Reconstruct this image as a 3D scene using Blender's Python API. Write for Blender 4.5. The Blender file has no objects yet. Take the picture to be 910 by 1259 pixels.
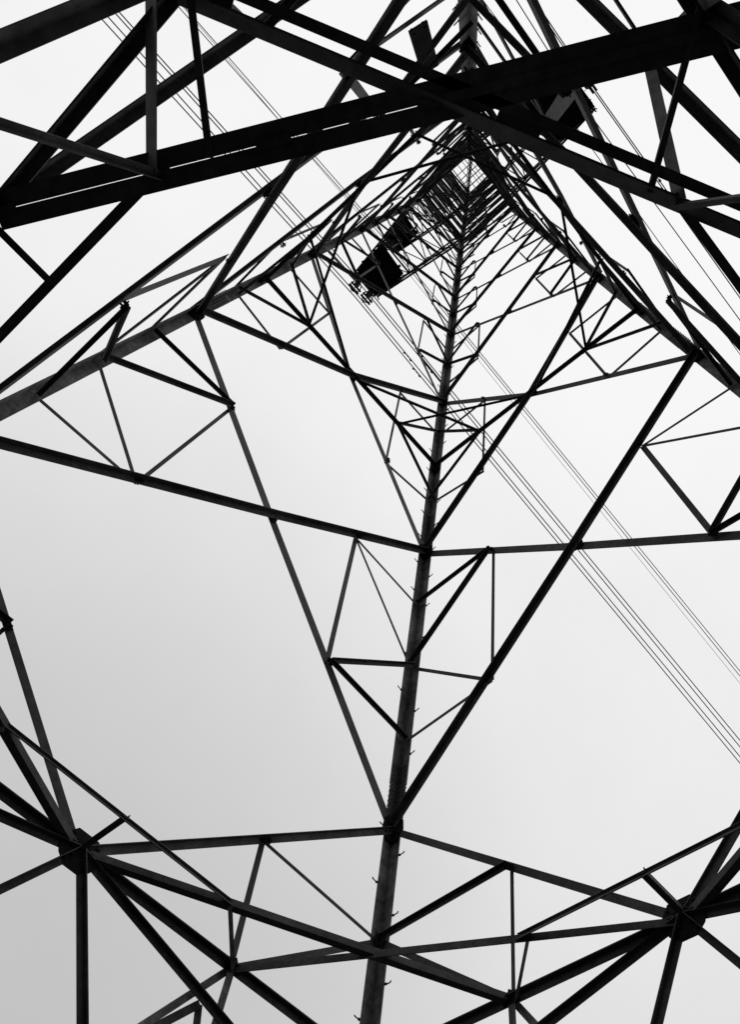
import bpy, bmesh, math, random
from mathutils import Vector, Matrix
random.seed(7)
sc = bpy.context.scene
COL = sc.collection
V = Vector

# ------------------------------------------------------------------ materials
def steel(name, lo, hi, rough=.62, scale=9.0, spec=.12):
    m = bpy.data.materials.new(name); m.use_nodes = True
    nt = m.node_tree; b = nt.nodes['Principled BSDF']
    tc = nt.nodes.new('ShaderNodeTexCoord')
    n1 = nt.nodes.new('ShaderNodeTexNoise'); n1.inputs['Scale'].default_value = scale
    n1.inputs['Detail'].default_value = 6; n1.inputs['Roughness'].default_value = .65
    n2 = nt.nodes.new('ShaderNodeTexNoise'); n2.inputs['Scale'].default_value = 1.3
    n2.inputs['Detail'].default_value = 3
    mx = nt.nodes.new('ShaderNodeMath'); mx.operation = 'MULTIPLY'
    r = nt.nodes.new('ShaderNodeValToRGB')
    r.color_ramp.elements[0].position = .12; r.color_ramp.elements[0].color = (lo, lo, lo, 1)
    r.color_ramp.elements[1].position = .42; r.color_ramp.elements[1].color = (hi, hi, hi, 1)
    L = nt.links.new
    L(tc.outputs['Object'], n1.inputs['Vector']); L(tc.outputs['Object'], n2.inputs['Vector'])
    L(n1.outputs['Fac'], mx.inputs[0]); L(n2.outputs['Fac'], mx.inputs[1])
    L(mx.outputs[0], r.inputs['Fac']); L(r.outputs['Color'], b.inputs['Base Color'])
    b.inputs['Roughness'].default_value = rough
    b.inputs['Specular IOR Level'].default_value = spec
    bp = nt.nodes.new('ShaderNodeBump'); bp.inputs['Strength'].default_value = .25
    bp.inputs['Distance'].default_value = .004
    L(n1.outputs['Fac'], bp.inputs['Height']); L(bp.outputs['Normal'], b.inputs['Normal'])
    return m
STEEL = steel('weathered_steel', .018, .075)
PALE = steel('pale_weathered_steel', .022, .19)
LIT_STEEL = steel('patchy_lit_steel', .06, .26, .55, 7)  # lighter patchy copy of the steel, lit look of rear struts put into colour
PLATE = steel('dull_plate', .010, .026, .95, 9.0, .0)
WIRE = steel('aluminium_wire', .03, .07)
CONC = steel('concrete', .22, .36, .9, 5)

# ------------------------------------------------------------------ mesh buffer
class MB:
    def __init__(s): s.v = []; s.f = []; s.key = 0
    def hexa(s, c):                      # 8 corners: 0-3 start ring, 4-7 end ring
        o = len(s.v); s.v += [tuple(x) for x in c]
        s.f += [tuple(o+i for i in q) for q in ((3,2,1,0),(4,5,6,7),(0,1,5,4),(1,2,6,5),(2,3,7,6),(3,0,4,7))]
    def bar(s, P, Q, u, v, u0, u1, v0, v1):
        ring = lambda O: [O+u*u0+v*v0, O+u*u1+v*v0, O+u*u1+v*v1, O+u*u0+v*v1]
        s.hexa(ring(P)+ring(Q))
    def angle(s, P, Q, n, a, b, t, out=1, off=0.0, lower=True):
        """rolled steel angle from P to Q: one leg (width a) lies in the face whose normal is n,
        the other (width b) stands off the upper edge along n*out."""
        P, Q = V(P), V(Q)
        d = (Q-P).normalized(); n = V(n); n = (n-d*n.dot(d)).normalized(); m = d.cross(n).normalized()
        if m.z < 0: m = -m                                 # m points to the upper edge
        P = P+n*off; Q = Q+n*off
        no = n*out
        s.bar(P, Q, m, no, -a/2, a/2, 0, t)
        s.bar(P, Q, m, no, a/2-t, a/2, t, b)
    def cyl(s, P, Q, r, k=6, r2=None):
        P, Q = V(P), V(Q); d = (Q-P).normalized()
        x = d.orthogonal().normalized(); y = d.cross(x); r2 = r if r2 is None else r2
        o = len(s.v)
        for O, rr in ((P, r), (Q, r2)):
            for i in range(k):
                a = 2*math.pi*i/k; s.v.append(tuple(O+(x*math.cos(a)+y*math.sin(a))*rr))
        for i in range(k): j = (i+1) % k; s.f.append((o+i, o+j, o+k+j, o+k+i))
        s.f.append(tuple(o+k-1-i for i in range(k))); s.f.append(tuple(o+k+i for i in range(k)))
    def tube(s, pts, r, k=6):
        o = len(s.v); n = len(pts); pts = [V(p) for p in pts]
        for i, p in enumerate(pts):
            d = (pts[min(i+1, n-1)]-pts[max(i-1, 0)]).normalized()
            x = d.cross(V((.13, .31, .94))).normalized(); y = d.cross(x)
            for j in range(k):
                a = 2*math.pi*j/k; s.v.append(tuple(p+(x*math.cos(a)+y*math.sin(a))*r))
        for i in range(n-1):
            for j in range(k):
                q = (j+1) % k; s.f.append((o+i*k+j, o+i*k+q, o+(i+1)*k+q, o+(i+1)*k+j))
        s.f.append(tuple(o+k-1-j for j in range(k))); s.f.append(tuple(o+(n-1)*k+j for j in range(k)))
    def ring(s, c, n, R, r, k=16, q=6):
        c = V(c); n = V(n).normalized(); x = n.orthogonal().normalized(); y = n.cross(x); o = len(s.v)
        for i in range(k):
            a = 2*math.pi*i/k; e = x*math.cos(a)+y*math.sin(a)
            for j in range(q):
                b = 2*math.pi*j/q; s.v.append(tuple(c+e*(R+r*math.cos(b))+n*r*math.sin(b)))
        for i in range(k):
            for j in range(q):
                i2, j2 = (i+1) % k, (j+1) % q
                s.f.append((o+i*q+j, o+i2*q+j, o+i2*q+j2, o+i*q+j2))
    def poly(s, pts, n, t0, t1):         # flat plate with thickness
        n = V(n).normalized(); k = len(pts); o = len(s.v)
        s.v += [tuple(V(p)+n*t0) for p in pts]+[tuple(V(p)+n*t1) for p in pts]
        s.f.append(tuple(o+k-1-i for i in range(k))); s.f.append(tuple(o+k+i for i in range(k)))
        for i in range(k): j = (i+1) % k; s.f.append((o+i, o+j, o+k+j, o+k+i))
    def add(s, other):
        o = len(s.v); s.v += other.v; s.f += [tuple(o+i for i in q) for q in other.f]
    def build(s, name, mat, parent=None):
        me = bpy.data.meshes.new(name); me.from_pydata(s.v, [], s.f); me.validate(); me.update()
        bm = bmesh.new(); bm.from_mesh(me); bmesh.ops.recalc_face_normals(bm, faces=bm.faces); bm.to_mesh(me); bm.free()
        me.materials.append(mat)
        o = bpy.data.objects.new(name, me); COL.objects.link(o)
        if parent: o.parent = parent
        return o

def tag(o, label=None, cat=None, group=None, kind=None):
    for k, v in (('label', label), ('category', cat), ('group', group), ('kind', kind)):
        if v: o[k] = v
    return o

# ------------------------------------------------------------------ camera
F, CX, CY = 1065.7757, -2.694574, -3.133875
RC = ((0.6569751332, -0.7499709194, 0.0769889234), (0.6929225314, 0.5604338022, -0.4536213386),
      (0.2970556173, 0.3513652990, 0.8878628199))          # image right, image down, view axis
cam = bpy.data.cameras.new('camera'); camo = bpy.data.objects.new('camera', cam); COL.objects.link(camo)
camo.matrix_world = Matrix(((RC[0][0], -RC[1][0], -RC[2][0], CX), (RC[0][1], -RC[1][1], -RC[2][1], CY),
                            (RC[0][2], -RC[1][2], -RC[2][2], 0), (0, 0, 0, 1)))
cam.sensor_fit = 'HORIZONTAL'; cam.sensor_width = 36; cam.lens = F/910*36
cam.shift_x = -47.355/910; cam.shift_y = 23.709/910
cam.clip_start = .05; cam.clip_end = 6000
sc.camera = camo
EYE = V((CX, CY, 0))

# ------------------------------------------------------------------ the tower
GZ = -2.45                                                   # ground height (camera at 0)
ZH, Z = 6.143, [9.40, 16.27, 23.27, 28.14, 31.38, 34.45, 36.6]
ZTOP, WAIST = 58.0, 36.6
def w(z):
    if z <= WAIST: return 5-.1*z
    return 1.34-.005*(z-WAIST)
SG = {'A': (1, 1), 'B': (-1, 1), 'C': (1, -1), 'D': (-1, -1)}
def leg(L, z): return V((SG[L][0]*w(z), SG[L][1]*w(z), z))
FACES = [('B', 'A'), ('A', 'C'), ('C', 'D'), ('D', 'B')]     # (left, right) seen from inside
def normal(Lf, Rt):                                          # outward normal of a face
    s = V((SG[Lf][0]+SG[Rt][0], SG[Lf][1]+SG[Rt][1], 0))/2
    return (s+V((0, 0, .1))).normalized()
def mix(a, b, t): return a*(1-t)+b*t

tower = bpy.data.objects.new('transmission_tower', None); COL.objects.link(tower)
tower.location = (0, 0, 0)
tag(tower, 'dark lattice steel transmission tower seen from the ground inside its four legs', 'tower')

members = {}                                                 # name -> [(size in picture, MB, material)]
def member(name, P, Q, n, a, b=None, t=.012, out=1, off=0.0, mat=STEEL, trim=0.0):
    P, Q = V(P), V(Q)
    if trim:
        d = (Q-P).normalized(); P = P+d*trim; Q = Q-d*trim
    mb = MB(); mb.angle(P, Q, n, a, a*.8 if b is None else b, t, out, off+random.uniform(-.0018, .0018))
    c = (P+Q)/2
    members.setdefault(name, []).append(((Q-P).length*a/max(.5, (c-EYE).length)**2, mb, mat))
gussets = []
def gusset(P, n, dirs, size, off=0.0, bolts=2, t=.014, mat=PLATE):
    """plate in the face with normal n at P reaching out along the members that meet there, with bolts"""
    P, n = V(P), V(n).normalized(); mb = MB()
    x = n.orthogonal().normalized(); y = n.cross(x)
    pts = []
    for d in dirs:
        d = V(d); d = (d-n*d.dot(n)).normalized(); m = n.cross(d)
        for sgn in (-1, 1): pts.append(P+d*size+m*sgn*size*.32)
    pts.append(P+x*.02)
    pts.sort(key=lambda q: math.atan2((q-P).dot(y), (q-P).dot(x)))
    hull = convex([((q-P).dot(x), (q-P).dot(y)) for q in pts])
    mb.poly([P+x*a+y*b for a, b in hull], n, off, off+t)
    for d in dirs:
        d = V(d); d = (d-n*d.dot(n)).normalized(); m = n.cross(d)
        for k in range(bolts):
            for sg in ((-1, 1) if size > .3 else (0,)):
                c = P+d*size*(.45+.4*k/max(1, bolts-1))+m*sg*size*.12
                mb.cyl(c+n*(off-.03), c+n*(off+t+.035), .017, 6)
    gussets.append((size/(P-EYE).length, mb, mat))
def convex(p):
    p = sorted(set((round(a, 5), round(b, 5)) for a, b in p))
    def half(it):
        h = []
        for q in it:
            while len(h) > 1 and (h[-1][0]-h[-2][0])*(q[1]-h[-2][1])-(h[-1][1]-h[-2][1])*(q[0]-h[-2][0]) <= 0: h.pop()
            h.append(q)
        return h
    a, b = half(p), half(p[::-1]); return a[:-1]+b[:-1]

# legs: rolled angles with the heel outwards, section by section, splice plates, step bolts on two of them
def leg_mesh(L):
    mb = MB(); sx, sy = SG[L]
    X, Y = V((-sx, 0, 0)), V((0, -sy, 0))
    cuts = [GZ-.05, 4.2, 10.2, 17.1, 24.0, 30.0, 33.5, WAIST, 48.0, ZTOP]
    size = [.18, .18, .195, .20, .20, .19, .18, .17, .16]
    for (a, b), wd in zip(zip(cuts, cuts[1:]), size):
        h = .05*wd/.21
        P = leg(L, a)+V((sx*h, sy*h, 0)); Q = leg(L, b)+V((sx*h, sy*h, 0))
        d = (Q-P).normalized(); t = .02
        x = (X-d*X.dot(d)).normalized(); y = (Y-d*Y.dot(d)-x*Y.dot(x)).normalized()
        mb.bar(P, Q, x, y, 0, wd, 0, t); mb.bar(P, Q, x, y, 0, t, t, wd)
    return mb
def splice_mesh(L, z, wd, ln):
    mb = MB(); sx, sy = SG[L]; h = .05*wd/.21
    P = leg(L, z-ln/2)+V((sx*h, sy*h, 0)); Q = leg(L, z+ln/2)+V((sx*h, sy*h, 0)); d = (Q-P).normalized()
    x = V((-sx, 0, 0)); x = (x-d*x.dot(d)).normalized(); y = V((0, -sy, 0)); y = (y-d*y.dot(d)-x*y.dot(x)).normalized()
    mb.bar(P, Q, x, y, .022, wd-.01, .021, .037); mb.bar(P, Q, x, y, .021, .037, .04, wd-.01)
    k = int(ln/.09)
    for i in range(k):
        O = P+(Q-P)*((i+.5)/k)
        for e in (.09, .155):
            mb.cyl(O+x*e-y*.03, O+x*e+y*.05, .012); mb.cyl(O+y*e-x*.03, O+y*e+x*.05, .012)
    return mb
step_me = None
for L in 'ABCD':
    lo = leg_mesh(L).build('leg', PALE, tower)
    for z, wd, ln in (() if L == 'B' else ((10.1, .21, 1.0),))+( (17.2, .205, 1.0), (24.0, .2, .8), (30.0, .19, .7)):
        splice_mesh(L, z, wd, ln).build('splice_plate', STEEL, lo)
    if L in 'AD':
        sx, sy = SG[L]; k = 0; z = 1.6
        while z < 38:
            d = V((-sx, 0, 0)) if k % 2 else V((0, -sy, 0)); o = V((0, -sy, 0)) if k % 2 else V((-sx, 0, 0))
            h = .05; c = leg(L, z)+V((sx*h, sy*h, 0))+d*.19
            mb = MB(); j = V((0, 0, random.uniform(-.012, .012)))
            if random.random() < .08: z += .46; k += 1; continue   # one missing
            mb.tube([c-d*.02, c+d*.07+j, c+d*.088+j+V((0, 0, .005)), c+d*.094+j+V((0, 0, random.uniform(.012, .028)))], .0095, 6)
            mb.cyl(c+d*.0, c+d*.018, .02, 6)
            mb.build('step_bolt', STEEL, lo)
            z += .46; k += 1

def pt(f, u, z):
    """point of face f: u = -1 at its left leg, +1 at its right leg, height z"""
    return mix(leg(f[0], z), leg(f[1], z), (u+1)/2)

for fi, f in enumerate(FACES):
    n = normal(*f)
    M = pt(f, 0, ZH)
    # --- panel below the first X: horizontal at hub height, knee diagonals up, legs of the K down
    for s in (-1, 1):
        L = f[0] if s < 0 else f[1]
        H = leg(L, ZH); U = leg(L, Z[0]); Q = pt(f, s*.5, ZH); mid = mix(M, U, .5)
        ab = leg(L, 7.70)
        rear = 'D' in f
        member('horizontal_beam', mix(M, H, .02), H, n, .10, .085, .014, -1, 0)
        member('knee_brace', M, U, n, .105, .09 if rear else .055, .012, -1 if s > 0 or rear else 1, .03 if rear else -.01)
        member('foot_brace', M, leg(L, GZ+.25), n, .085, .07, .012, -1, -.035)
        low = leg(L, 5.07); Q2 = mix(M, low, .447)
        if L != 'D': member('lower_brace', M, low, n, .085, .075, .012, -1, -.02)
        N11 = mix(M, leg(L, GZ+.25), .195)
        K = pt(f, s*2.25/w(4.9), 4.9)
        member('strut', mid, ab, n, .075 if s < 0 else .048, .07 if s < 0 else .03, .008, -1 if s < 0 else 1, -.035 if s < 0 else .02)
        member('strut', mid, Q, n, .05 if s < 0 else .085, .03 if s < 0 else .05, .008, 1, .02)
        member('strut', Q, ab, n, .085, .02, .008, 1, -.02)
        member('strut', Q, N11, n, .08 if not (rear and L == 'D') else .14, (.03 if not (rear and L == 'D') else .085), .008, 1 if not (rear and L == 'D') else -1, .045, PALE if not (rear and L == 'D') else STEEL)
        if L != 'D': member('strut', Q2, N11, n, .085, .07, .008, 1, .06)
        member('strut', Q, K, n, .09, .02, .008, 1, -.02, PALE)
        if L != 'D':
            member('strut', Q2, K, n, .09, .07, .008, 1, .07); member('strut', K, low, n, .08, .07, .008, 1, .05)
        member('strut', K, mix(M, leg(L, GZ+.25), .42), n, .08, .07, .008, 1, .05)
        gusset(Q, n, [M-Q, H-Q, mid-Q], .11, -.028)
        if not rear: gusset(mid, n, [M-mid, U-mid, ab-mid], .08, -.05, 1)
        gusset(ab, n, [mid-ab, Q-ab], .15, -.064, 1)
        gusset(U, n, [M-U, V((0, 0, 1)), V((0, 0, -1)), pt(f, 0, 13.1)-U], .22, -.012, 2)
    gusset(M, n, [leg(f[0], ZH)-M, leg(f[1], ZH)-M, leg(f[0], Z[0])-M, leg(f[1], Z[0])-M, leg(f[0], 0)-M, leg(f[1], 0)-M], .23, -.052, 2)
    # --- hip bracing of the corner this face shares with its right neighbour, at hub height
    # --- X panels
    levels = Z
    for i in range(len(levels)-1):
        a, b = levels[i], levels[i+1]
        t = w(a)/(w(a)+w(b)); zx = a+(b-a)*t
        if i == 0: zx = 13.10
        if i == 1: zx = 19.72
        X = pt(f, 0, zx)
        wd = (.125, .12, .10, .095, .09, .085, .08)[i]
        for s in (-1, 1):
            L, T = (f[0], f[1]) if s < 0 else (f[1], f[0])
            thick = s < 0                                    # the diagonal rising to the right lies inside
            out, off = (-1, -.03) if thick else (1, .012)
            bb = wd*.85 if thick else wd*.5
            rear = 'D' in f
            if rear and not thick: aa, bb = wd*1.65, wd*.8
            kr = 2.0 if rear else 1
            aa = wd*1.0 if thick else wd*1.3
            # one diagonal, bolted through at the crossing
            mb = MB(); mb.angle(leg(L, a), X, n, aa, bb, .012, out, off); mb.angle(X, leg(T, b), n, aa, bb, .012, out, off+.001)
            members.setdefault('diagonal_brace', []).append((1e3/(i+1), mb, STEEL))
            S = lambda z: leg(L, z)
            lo, hi = mix(S(a), X, .5), mix(S(b), X, .5)
            q = [S(a+(b-a)*k) for k in ((.25, .5, .75) if i != 1 else (.29, .5, .75))]
            sw = (.066, .064, .062, .06, .06, .06, .06)[i]
            ST = lambda P, Q, k=1.0, o=1, of=.03: member('strut', P, Q, n, sw*k*(1.2 if kr > 1 else 1), sw*k*.8, .007, o, of)
            if i == 0:
                for P, E, a_in, a_out in ((lo, hi, -.065, -.10), (hi, q[2], .065, -.062), (hi, q[1], .08, -.06), (lo, q[1], -.068, .075), (lo, q[0], -.066, .066)):
                    a_ = a_in if s < 0 else a_out                # negative: flat outside the face; positive: standing inside it
                    member('strut', P, E, n, abs(a_)*(kr if a_ < 0 else 1), abs(a_) if a_ > 0 else abs(a_)*.4*kr, .007, 1 if a_ < 0 else -1, .03 if a_ < 0 else -.05)
            elif i == 1:
                B = S(zx); Qb = mix(B, X, .5)
                member('belt_brace', X, B, n, .09, .08, .01, -1, -.045)
                ST(lo, Qb, 1, 1, .03); ST(hi, Qb, 1, 1, .03); ST(hi, q[2]); ST(Qb, q[2], 1, -1, -.06); ST(Qb, q[0], 1, -1, -.06); ST(lo, q[0], 1, 1, .04)
                gusset(Qb, n, [X-Qb, B-Qb, hi-Qb], .14, -.07, 1)
                gusset(B, n, [X-B, V((0, 0, 1)), V((0, 0, -1))], .2, -.07, 2)
            elif i == 2:
                ST(lo, hi); ST(hi, q[2]); ST(hi, q[1], 1, -1, -.05); ST(lo, q[1], 1.2, -1, -.045); ST(lo, q[0])
            elif i < 5:
                ST(lo, hi, .8); ST(hi, q[1], 1, -1, -.05); ST(lo, q[1], 1, -1, -.045); ST(lo, q[0])
            else:
                ST(hi, q[1]); ST(lo, q[1])
            gusset(lo, n, [S(a)-lo, X-lo, hi-lo], .075 if i < 2 else .06, -.05, 1)
            gusset(hi, n, [S(b)-hi, X-hi, lo-hi], .075 if i < 2 else .06, -.05, 1)
            gusset(S(b), n, [X-S(b), V((0, 0, 1)), V((0, 0, -1)), pt(f, 0, b+3)-S(b)], (.22, .19, .15, .13, .12, .12, .12)[i], -.014, 2)
        gusset(X, n, [leg(f[0], a)-X, leg(f[1], a)-X, leg(f[0], b)-X, leg(f[1], b)-X], .12 if i < 2 else .09, -.016, 1)
    # --- the straight upper body above the waist: close X bracing with horizontals
    nu = (V((SG[f[0]][0]+SG[f[1]][0], SG[f[0]][1]+SG[f[1]][1], 0))/2+V((0, 0, .02))).normalized()
    k = 11; hs = [WAIST+(ZTOP-WAIST)*(j+(0, .25, -.2, .1, .3, -.25, .15, -.1, .28, 0, -.2, 0)[j])/k for j in range(k+1)]
    for j in range(k):
        a, b = hs[j], hs[j+1]
        for s in (-1, 1):
            L, T = (f[0], f[1]) if s < 0 else (f[1], f[0])
            gusset(mix(leg(L, a), leg(T, b), .5), nu, [leg(T, b)-leg(L, a), leg(L, b)-leg(T, a), leg(L, a)-leg(T, b)], .13, -.03, 1)
            member('diagonal_brace', leg(L, a), leg(T, b), nu, .085, .075, .008, -1 if s < 0 else 1, -.02 if s < 0 else .015)
    for h in hs: member('belt_brace', leg(f[0], h), leg(f[1], h), nu, .09, .08, .008, 1, .02)
    for a, b in zip(hs, hs[1:]):
        q1, q2 = mix(leg(f[0], a), leg(f[1], a), .27), mix(leg(f[0], a), leg(f[1], a), .73)
        member('strut', q1, leg(f[0], (a*.4+b*.6)), nu, .035, .03, .006, -1, .06); member('strut', q2, leg(f[1], (a*.4+b*.6)), nu, .035, .03, .006, -1, .065)
        h = (a+b)/2; X = mix(leg(f[0], h), leg(f[1], h), .5)
        for L in f: member('strut', X, leg(L, h), nu, .05, .045, .008, 1, .04)
        if h < 50: member('strut', mix(leg(f[0], a), leg(f[1], a), .5), mix(leg(f[0], b), leg(f[1], b), .5), nu, .04, .035, .008, -1, .05)

# plan bracing at hub height (and again at the second crossing): hip braces from each hub to the quarter points
UP = V((0, 0, 1))
THIRD = (.333, .333, .30, .268)                              # where the cross strut meets the hip braces, face by face
def plan(z, name, wd, hgt, gap, big):
    for i, f in enumerate(FACES):
        M = pt(f, 0, z)
        g, h = FACES[(i+1) % 4], FACES[(i-1) % 4]
        inw = (V((0, 0, z))-M).normalized()
        ends = []
        for (face, u) in ((g, -.5), (h, .5)):
            Qn = pt(face, u, z)
            if big and Qn.x < 0 and Qn.y < 0: Qn = pt(face, u*.915, z)
            d = (Qn-M).normalized(); m = d.cross(UP)
            P, E = M+d*.12, Qn-d*.06
            if big and u > 0 and Qn.x < 0 and Qn.y < 0: E = Qn+d*.55  # this brace runs on past the face
            if big:
                mb = MB(); inn = m if m.dot(-M) > 0 else -m
                near_rear = Qn.x < 0 and Qn.y < 0            # the corner by the rear leg has the heavy double braces
                if not near_rear:
                    if u > 0 and Qn.x > 0 and Qn.y > 0:      # light single angle
                        mb.bar(P, E, inn, UP, -.01, 0, -.05, .04); mb.bar(P, E, inn, UP, -.09, -.01, .03, .04)
                    else:                                    # angle with its upright leg inside
                        mb.bar(P, E, inn, UP, 0, .012, -.012, .07); mb.bar(P, E, inn, UP, -.085, 0, -.012, 0)
                elif u < 0:                                  # an angle canted inwards with a flat angle outside it
                    ca, sa = math.cos(.75), math.sin(.75)
                    x, y = inn*ca+UP*sa, UP*ca-inn*sa
                    mb.bar(P, E, x, y, -.058, .058, -.012, 0); mb.bar(P, E, x, y, -.02, -.008, 0, .05)
                    mb.bar(P, E, inn, UP, -.172, -.10, -.012, 0); mb.bar(P, E, inn, UP, -.112, -.10, 0, .07)
                    for q in (.0, .5, .93): c = mix(P, E, q); mb.bar(c, c+d*.3, inn, UP, -.17, -.02, .002, .014)
                else:                                        # two angles back to back with a narrow gap
                    for sgn in (-1, 1):
                        mb.bar(P, E, m*sgn, UP, gap/2, wd/2, -.012, 0); mb.bar(P, E, m*sgn, UP, gap/2, gap/2+.012, 0, hgt)
                    for q, e in ((0, .03), (.355, .40), (.56, 1)):
                        mb.bar(mix(P, E, q), mix(P, E, e), m, UP, -wd*.12, wd*.12, -.03, -.0125)
                members.setdefault(name, []).append((1e4/(M-EYE).length, mb, STEEL))
            else: member(name, P, E, UP, wd, wd*.8, .008, 1, -.03)
            ends.append((mix(M, Qn, THIRD[i]), pt(f, .5 if u < 0 else -.5, z), mix(M, Qn, .345)))
        if big:
            E0, E1 = ends[0][0], ends[1][0]; C = (E0+E1)/2
            d = (E1-E0).normalized()
            member('cross_strut', E0-d*.08, E1+d*.08, (inw+UP*.7).normalized() if i < 2 else UP, (.07, .105)[i] if i < 2 else (.062 if i == 2 else .075), .04, .01, 1, .016)
            member('strut', mix(C, M, -.04), mix(C, M, .9), UP, .07 if i < 2 else .055, .06 if i < 2 else .04, .008, 1, .032)
            for E, Qs, E2 in ends:
                dq = (Qs-E).normalized(); sd = dq.cross(UP); sd = sd if sd.dot(V((2.7, 3.1, 0))) > 0 else -sd
                rear = Qs.x < 0 and Qs.y < 0                 # the corner nearest the rear leg
                M2 = V((0, Qs.y, z)) if abs(Qs.y) > abs(Qs.x) else V((Qs.x, 0, z))
                member('corner_strut', E, Qs if not rear else (mix(M, leg('D', Z[0]), .5) if i == 2 else mix(M2, Qs, .87)+(mix(M2, Qs, .87)-E).normalized()*.42), V((.14, -.11, 1)).normalized() if rear and i == 2 else (UP+sd*.9).normalized(), (.085 if i == 2 else .13) if rear else .05, .06 if rear else .04, .008, 1, -.05, LIT_STEEL if rear else PALE)
                if rear: member('corner_strut', E2, Qs, UP, .05 if i == 3 else .04, .04, .008, 1, -.03)
                if rear: member('corner_strut', E, mix(M, leg('D', GZ+.25), .195), UP, .05, .05, .008, -1, -.02)
plan(ZH, 'hip_brace', .25, .07, .004, True)
plan(19.72, 'plan_brace', .06, .05, 0, False)
# square diaphragms in the upper body
for z in (WAIST, 42.6, 47.0, 51.5, ZTOP):
    e = w(z)
    for s in (-1, 0, 1) if z in (WAIST, 47.0, ZTOP) else ():
        member('plan_brace', (-e, s*e*.33, z), (e, s*e*.33, z), UP, .035, .03, .006, 1, .01)
    member('plan_brace', (0, -e, z), (0, e, z), UP, .05, .04, .006, 1, .02)
    member('plan_brace', (-e, -e, z), (e, e, z), UP, .03, .03, .006, 1, .03)

# ---- cross arms: two levels, both sides
def arm(z, side, half, tipw):
    s = side; r = w(z); top = z+2.6; rt = w(top)
    mb = MB(); T = [V((x*tipw, s*half, z+.1)) for x in (-1, 1)]
    for k, x in enumerate((-1, 1)):
        lo, hi = V((x*r, s*r, z)), V((x*rt, s*rt, top))
        for o in (-.055, .055): mb.angle(lo+V((o, 0, 0)), T[k]+V((o, 0, 0)), UP, .09, .09, .01, 1, 0)
        mb.angle(hi, T[k], V((x, 0, 0)), .09, .08, .01, 1, .01)
        N = 7
        for j in range(1, N):
            a = mix(lo, T[k], j/N); b = mix(hi, T[k], j/N); c = mix(lo, T[k], (j-1)/N)
            mb.angle(a, b, V((x, 0, 0)), .065, .05, .007, 1, .02); mb.angle(c, b, V((x, 0, 0)), .065, .05, .007, -1, .0)
    for j in range(0, 6):
        a, b = mix(V((-r, s*r, z)), T[0], j/5), mix(V((r, s*r, z)), T[1], j/5)
        mb.angle(a, b, UP, .07, .06, .008, 1, .02)
        if j < 5:
            c = mix(V((r, s*r, z)), T[1], (j+1)/5); d = mix(V((-r, s*r, z)), T[0], (j+1)/5)
            mb.angle(a, c, UP, .045, .04, .006, 1, .04); mb.angle(b, d, UP, .045, .04, .006, 1, .055)
    o = mb.build('cross_arm', STEEL, tower)
    # solid deck at the outer end of the arm
    pb = MB()
    y0, y1 = s*(half-(1.75 if s > 0 else 2.0)), s*half
    P = [V((-tipw-.16, y0, z-.02)), V((tipw+.02, y0+s*.12, z-.02)), V((tipw+.05, y1-s*.3, z-.02)), V((tipw-.18, y1, z-.02)), V((-tipw+.18, y1-s*.04, z-.02)), V((-tipw-.13, y1-s*.42, z-.02))]
    pb.poly(P, UP, -.05, .01)
    for k in range(len(P)):
        a, b = P[k], P[(k+1) % len(P)]; d = (b-a).normalized(); m = d.cross(UP)
        pb.bar(a, b, m, UP, -.03, .03, -.12, -.052)
    for k in range(len(P)):
        a, b = P[k], P[(k+1) % len(P)]; d = (b-a).normalized(); m = d.cross(UP); ce = (P[0]+P[3])/2
        m = m if m.dot((a+b)/2-ce) > 0 else -m
        for t in (.12+.1*random.random(), .5+.3*random.random()):
            e = random.uniform(.05, .16); q = mix(a, b, t); h = random.uniform(.02, .06)
            pb.bar(q, q+m*e, d, UP, -h, h, -.1, -.03)
    pb.build('deck_plate', PLATE, o)
    hb = MB()                                                # brackets and rods hanging under the outer edge
    for k in range(7):
        x = (k/6-.5)*2*tipw*.9; y = s*(half-.1-.25*random.random())
        hb.cyl((x, y, z-.1), (x+random.uniform(-.15, .15), y+s*.15, z-.5-.5*random.random()), .022, 6)
        hb.bar(V((x, y, z-.3)), V((x+.22, y+s*.1, z-.42)), V((0, 0, 1)), V((0, 1, 0)), -.04, .04, -.03, .03)
    hb.build('hanger_bracket', STEEL, o)
    return o
for z, half, tw in ((40.0, 5.9, .68), (51.5, 5.95, .52)):
    for side in (1, -1): arm(z, side, half if side > 0 or z > 45 else 6.1, tw if side > 0 or z > 45 else .85)
# peak above the body
mb = MB()
for L in 'ABCD': mb.angle(leg(L, ZTOP), V((SG[L][0]*.12, SG[L][1]*.12, ZTOP+3.2)), V((SG[L][0], 0, 0)), .07, .07, .008, 1, 0)
mb.build('tower_peak', STEEL, tower)

# ---- link the members: the hundred largest of a kind as parts, the rest as one part
def flush(name, items, rest):
    items.sort(key=lambda e: -e[0])
    for _, mb, mat in items[:98]: mb.build(name, mat, tower)
    if len(items) > 98:
        r = MB()
        for _, mb, _m in items[98:]: r.add(mb)
        tag(r.build(rest, STEEL, tower), kind='stuff')
REST = {'strut': 'small_struts', 'diagonal_brace': 'small_diagonals', 'belt_brace': 'small_belts', 'plan_brace': 'small_plan_braces'}
for nm, items in members.items(): flush(nm, items, REST.get(nm, 'small_'+nm))
flush('gusset_plate', gussets, 'small_gussets')

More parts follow.
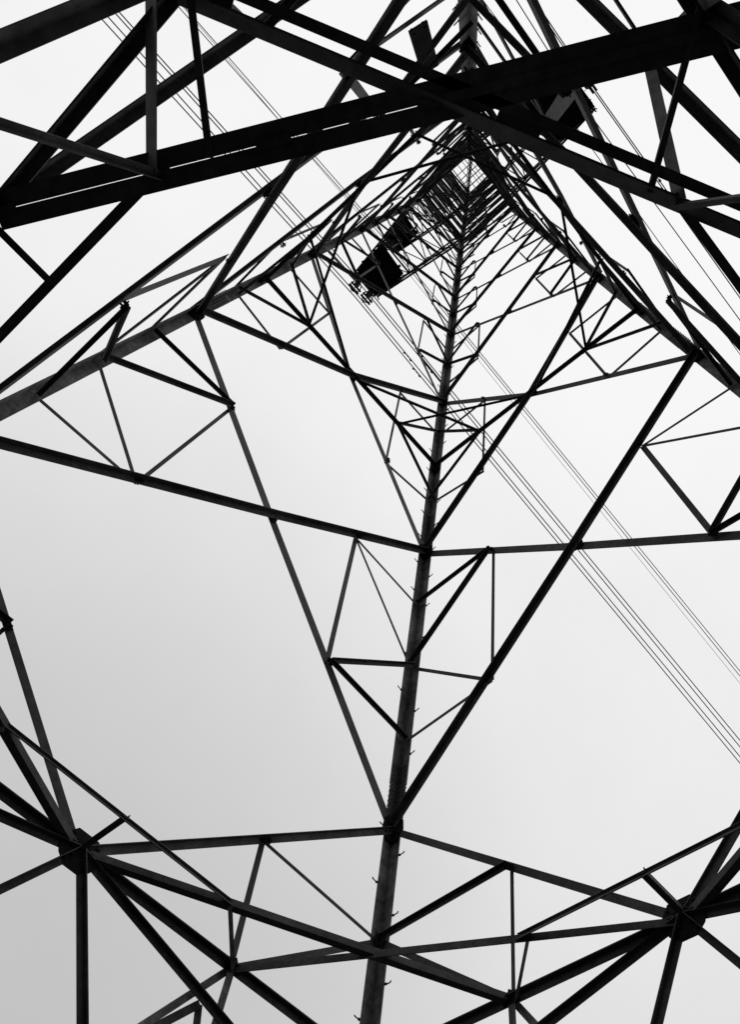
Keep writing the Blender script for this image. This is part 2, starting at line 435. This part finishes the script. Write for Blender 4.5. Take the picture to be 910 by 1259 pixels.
# ------------------------------------------------------------------ plate bolted across the struts near the rear leg
pb = MB(); nD = V((-1, 0, .1)).normalized()
c4 = [V((-3.82, -2.84, 11.8)), V((-3.79, -3.08, 12.1)), V((-3.48, -2.81, 15.2)), V((-3.52, -2.54, 14.83))]
pb.poly(c4, nD, -.09, -.07)
for a in (.06, .94):
    for b in (.2, .8):
        q = mix(mix(c4[0], c4[3], a), mix(c4[1], c4[2], a), b); pb.cyl(q-nD*.11, q-nD*.03, .02)
tag(pb.build('marker_plate', PLATE), 'dark blank rectangular plate bolted across the struts beside the upper rear leg with step bolts', 'plate')

# ------------------------------------------------------------------ conductors
def ray(x, y):
    u = ((x-455-47.355)/F, (y-629.5-23.709)/F, 1)
    return V([sum(RC[k][j]*u[k] for k in range(3)) for j in range(3)])
def on_sag(x, y, z0, k):                                     # where the sight line meets the sagging span z = z0 - k|x|
    v = ray(x, y); sg = 1 if v.x*30+CX > 0 else -1
    for _ in range(3):
        t = (z0-k*sg*CX)/(v.z+k*sg*v.x); P = EYE+v*t; sg = 1 if P.x > 0 else -1
    return P
def wire(mid, left, right, z0, k, r, label, group, dampers=()):
    P0 = V((0, mid, z0)); pts = []
    L, R = on_sag(*left, z0, k), on_sag(*right, z0, k)
    dl, dr = (L-P0), (R-P0)
    for j in range(10, 0, -1):
        x = j/10*160; q = P0+dl*(x/abs(dl.x)); pts.append(q+V((0, 0, .00012*(x*x-x*abs(dl.x)))))
    pts.append(P0)
    for j in range(1, 11):
        x = j/10*160; q = P0+dr*(x/abs(dr.x)); pts.append(q+V((0, 0, .00012*(x*x-x*abs(dr.x)))))
    fine = []
    for a, b in zip(pts, pts[1:]): fine += [mix(a, b, i/4) for i in range(4)]
    fine.append(pts[-1])
    mb = MB(); mb.tube(fine, r, 6); o = mb.build('power_line', WIRE)
    tag(o, label, 'power line', group)
    for x in dampers:
        d = (dr if x > 0 else dl); q = P0+d*(abs(x)/abs(d.x)); e = d.normalized()
        m2 = MB(); m2.cyl(q+V((0, 0, .02)), q-V((0, 0, .1)), .03, 6)
        m2.cyl(q-e*.24-V((0, 0, .1)), q+e*.24-V((0, 0, .1)), .013, 6)
        for sg in (-1, 1): m2.cyl(q+e*sg*.16-V((0, 0, .1)), q+e*sg*.27-V((0, 0, .1)), .05, 8)
        m2.build('vibration_damper', STEEL, o)
    return o
gL, gU, gR = 'four power lines under the near cross arm deck', 'three power lines under the upper left cross arm', 'power lines of the right hand cross arms'
wire(6.32, (129, 28.5), (910, 938), 38.6, .12, .024, 'lowest and leftmost of the four power lines crossing the lower right sky', gL, (4.2,))
wire(6.18, (136, 25), (910, 930), 38.6, .12, .024, 'second power line from the left in the bundle of four crossing the lower right sky', gL, (3.4,))
wire(5.78, (145, 20.6), (910, 918), 38.6, .12, .024, 'third power line from the left in the bundle of four crossing the lower right sky', gL, (4.4,))
wire(5.65, (149.6, 19), (910, 910), 38.6, .12, .024, 'uppermost of the four close power lines crossing the lower right sky', gL, (3.6,))
wire(5.77, (262, 57), (910, 831), 50.5, .12, .024, 'middle wire of the three power lines that run above the bundle of four', gU)
wire(5.65, (266, 54), (910, 825), 50.5, .12, .024, 'upper dark wire of the three power lines that run above the bundle of four', gU)
wire(5.96, (258, 48), (910, 840), 50.5, .12, .012, 'faint thin wire just left of the upper pair of dark power lines', gU)
wire(-6.30, (640, -20), (799, 210), 38.6, .12, .024, 'left wire of the pair leaving the clamp at the right hand deck', gR, (4.0,))
wire(-6.37, (643, -20), (800, 207), 38.6, .12, .024, 'right wire of the pair leaving the clamp at the right hand deck', gR, (4.3,))
wire(-5.70, (622, -20), (910, 394), 38.6, .12, .022, 'double looking power line running beside the corner of the right hand deck', gR)
wire(-5.60, (611, 24), (910, 436), 50.0, .12, .022, 'lowest single power line at the right edge beneath the crossing steel beams', gR)

# suspension clamps: hanger, yoke, ring and clamp below the arm ends
def clamp(x, y, ztop, zbot, label, group=None):
    mb = MB()
    mb.cyl((x, y, ztop), (x, y, zbot+.35), .03, 8)
    for j in range(4):
        zz = ztop-.15-j*(ztop-zbot-.6)/4; mb.cyl((x, y, zz), (x, y, zz-.06), .13, 12, .07)
    o = mb.build('suspension_clamp', STEEL); tag(o, label, 'clamp', group)
    r = MB(); r.ring((x, y, zbot+.3), (.3, .2, 1), (.24 if y > 0 else .07), .026); r.build('grading_ring', STEEL, o)
    y2 = MB(); y2.poly([V((x-.06, y-.3, zbot+.02)), V((x-.06, y+.3, zbot+.02)), V((x-.06, y, zbot+.4))], (1, 0, 0), .05, .07)
    for s in (-.07, .07): y2.cyl((x-.3, y+s, zbot), (x+.3, y+s, zbot), .05, 8)
    y2.build('yoke', STEEL, o)
    return o
clamp(-.32, 6.08, 40.0, 38.7, 'ringed clamp at the upper left corner of the large left deck end')
clamp(.36, 6.0, 40.0, 38.7, 'ringed clamp at the lower right corner of the large left deck end')
clamp(.0, -6.33, 40.0, 38.6, 'clamp at the tip of the right hand deck where two wires leave')
clamp(.0, 5.72, 51.5, 50.5, 'small clamp under the upper left cross arm deck')

# ------------------------------------------------------------------ ground and footings
g = MB(); N = 24; S = 3000
for i in range(N+1):
    for j in range(N+1):
        x, y = (i/N-.5)*2, (j/N-.5)*2
        x, y = x*abs(x)*S, y*abs(y)*S
        g.v.append((x, y, GZ+(0 if max(abs(x), abs(y)) < 40 else random.uniform(-.3, .3))))
for i in range(N):
    for j in range(N):
        a = i*(N+1)+j; g.f.append((a, a+1, a+N+2, a+N+1))
gm = bpy.data.materials.new('rough_grass'); gm.use_nodes = True
nt = gm.node_tree; b = nt.nodes['Principled BSDF']; no = nt.nodes.new('ShaderNodeTexNoise')
no.inputs['Scale'].default_value = .8; no.inputs['Detail'].default_value = 8
tc = nt.nodes.new('ShaderNodeTexCoord'); r = nt.nodes.new('ShaderNodeValToRGB')
r.color_ramp.elements[0].color = (.018, .018, .018, 1); r.color_ramp.elements[1].color = (.042, .042, .042, 1)
nt.links.new(tc.outputs['Object'], no.inputs['Vector']); nt.links.new(no.outputs['Fac'], r.inputs['Fac'])
nt.links.new(r.outputs['Color'], b.inputs['Base Color']); b.inputs['Roughness'].default_value = .95
tag(g.build('ground', gm), kind='structure')
foot = None
for L in 'ABCD':
    mb = MB(); c = leg(L, GZ); a, bq = .55, .42
    mb.hexa([V((c.x+sx*a, c.y+sy*a, GZ-.3)) for sx, sy in ((-1, -1), (1, -1), (1, 1), (-1, 1))] +
            [V((c.x+sx*bq, c.y+sy*bq, GZ+.22)) for sx, sy in ((-1, -1), (1, -1), (1, 1), (-1, 1))])
    tag(mb.build('concrete_footing', CONC), 'grey concrete footing block under a leg of the lattice tower', 'footing', 'concrete footings of the tower')

# ------------------------------------------------------------------ sky and sun
wd = bpy.data.worlds.new('World'); sc.world = wd; wd.use_nodes = True
nt = wd.node_tree; bg = nt.nodes['Background']; L = nt.links.new
DARK = (0.2103, 0.7831, 0.5852)                          # heavier cloud low on the left
SUN_EL, SUN_AZ = math.radians(62), math.radians(-62)         # soft sun behind the cloud, up and to the right of the picture
sky = nt.nodes.new('ShaderNodeTexSky'); sky.sky_type = 'NISHITA'; sky.sun_disc = False
sky.sun_elevation = SUN_EL; sky.sun_rotation = math.pi/2-SUN_AZ
bw = nt.nodes.new('ShaderNodeRGBToBW'); L(sky.outputs['Color'], bw.inputs['Color'])
k1 = nt.nodes.new('ShaderNodeMath'); k1.operation = 'MULTIPLY'; k1.inputs[1].default_value = .004; L(bw.outputs['Val'], k1.inputs[0])
tc = nt.nodes.new('ShaderNodeTexCoord')
dt = nt.nodes.new('ShaderNodeVectorMath'); dt.operation = 'DOT_PRODUCT'
sd = V((math.cos(SUN_AZ)*math.cos(SUN_EL), math.sin(SUN_AZ)*math.cos(SUN_EL), math.sin(SUN_EL)))
dt.inputs[1].default_value = (-.0351, -.1579, .2169)
L(tc.outputs['Generated'], dt.inputs[0])
ad = nt.nodes.new('ShaderNodeMath'); ad.operation = 'ADD'; ad.inputs[1].default_value = .728; L(dt.outputs['Value'], ad.inputs[0])
d2 = nt.nodes.new('ShaderNodeVectorMath'); d2.operation = 'DOT_PRODUCT'; d2.inputs[1].default_value = DARK
L(tc.outputs['Generated'], d2.inputs[0])
e1 = nt.nodes.new('ShaderNodeMath'); e1.operation = 'SUBTRACT'; e1.inputs[1].default_value = .85; L(d2.outputs['Value'], e1.inputs[0])
e2 = nt.nodes.new('ShaderNodeMath'); e2.operation = 'SMOOTH_MAX'; e2.inputs[1].default_value = 0; e2.inputs[2].default_value = .02; L(e1.outputs[0], e2.inputs[0])
e3 = nt.nodes.new('ShaderNodeMath'); e3.operation = 'MULTIPLY_ADD'; e3.inputs[1].default_value = -1.12; L(e2.outputs[0], e3.inputs[0]); L(ad.outputs[0], e3.inputs[2])
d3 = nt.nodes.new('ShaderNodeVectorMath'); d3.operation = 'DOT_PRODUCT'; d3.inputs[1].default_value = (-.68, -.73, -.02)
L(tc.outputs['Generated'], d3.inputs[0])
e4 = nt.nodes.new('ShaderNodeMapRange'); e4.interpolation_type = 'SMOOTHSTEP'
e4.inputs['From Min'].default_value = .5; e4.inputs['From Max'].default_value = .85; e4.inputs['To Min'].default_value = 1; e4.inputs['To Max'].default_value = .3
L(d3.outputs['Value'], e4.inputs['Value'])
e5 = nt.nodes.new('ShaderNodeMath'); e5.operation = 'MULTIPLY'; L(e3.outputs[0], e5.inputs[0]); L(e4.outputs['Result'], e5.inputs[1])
ad = e5                                                      # added: unseen sky behind the camera darkened to dim the steel facing it
ns = nt.nodes.new('ShaderNodeTexNoise'); ns.inputs['Scale'].default_value = 2.6; ns.inputs['Detail'].default_value = 7; ns.inputs['Roughness'].default_value = .58; L(tc.outputs['Generated'], ns.inputs['Vector'])
mr = nt.nodes.new('ShaderNodeMapRange'); mr.inputs['From Min'].default_value = .3; mr.inputs['From Max'].default_value = .7
mr.inputs['To Min'].default_value = .962; mr.inputs['To Max'].default_value = 1.038; L(ns.outputs['Fac'], mr.inputs['Value'])
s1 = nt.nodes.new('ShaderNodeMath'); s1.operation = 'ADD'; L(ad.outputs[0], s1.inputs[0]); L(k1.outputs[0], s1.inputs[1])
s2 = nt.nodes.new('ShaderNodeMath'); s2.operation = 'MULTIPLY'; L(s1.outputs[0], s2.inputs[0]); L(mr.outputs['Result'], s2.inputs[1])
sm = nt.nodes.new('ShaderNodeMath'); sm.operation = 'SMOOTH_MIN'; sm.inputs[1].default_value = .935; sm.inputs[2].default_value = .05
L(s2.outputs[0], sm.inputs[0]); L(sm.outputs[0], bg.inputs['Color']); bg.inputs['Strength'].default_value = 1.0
sl = bpy.data.lights.new('sun', 'SUN'); sl.energy = .5; sl.angle = math.radians(20); sl.color = (1, 1, 1)
so = bpy.data.objects.new('sun', sl); COL.objects.link(so)
so.rotation_euler = sd.to_track_quat('Z', 'Y').to_euler()

sc.view_settings.view_transform = 'Standard'; sc.view_settings.look = 'None'
sc.view_settings.exposure = 0; sc.view_settings.gamma = 1; sc.view_settings.use_curve_mapping = False
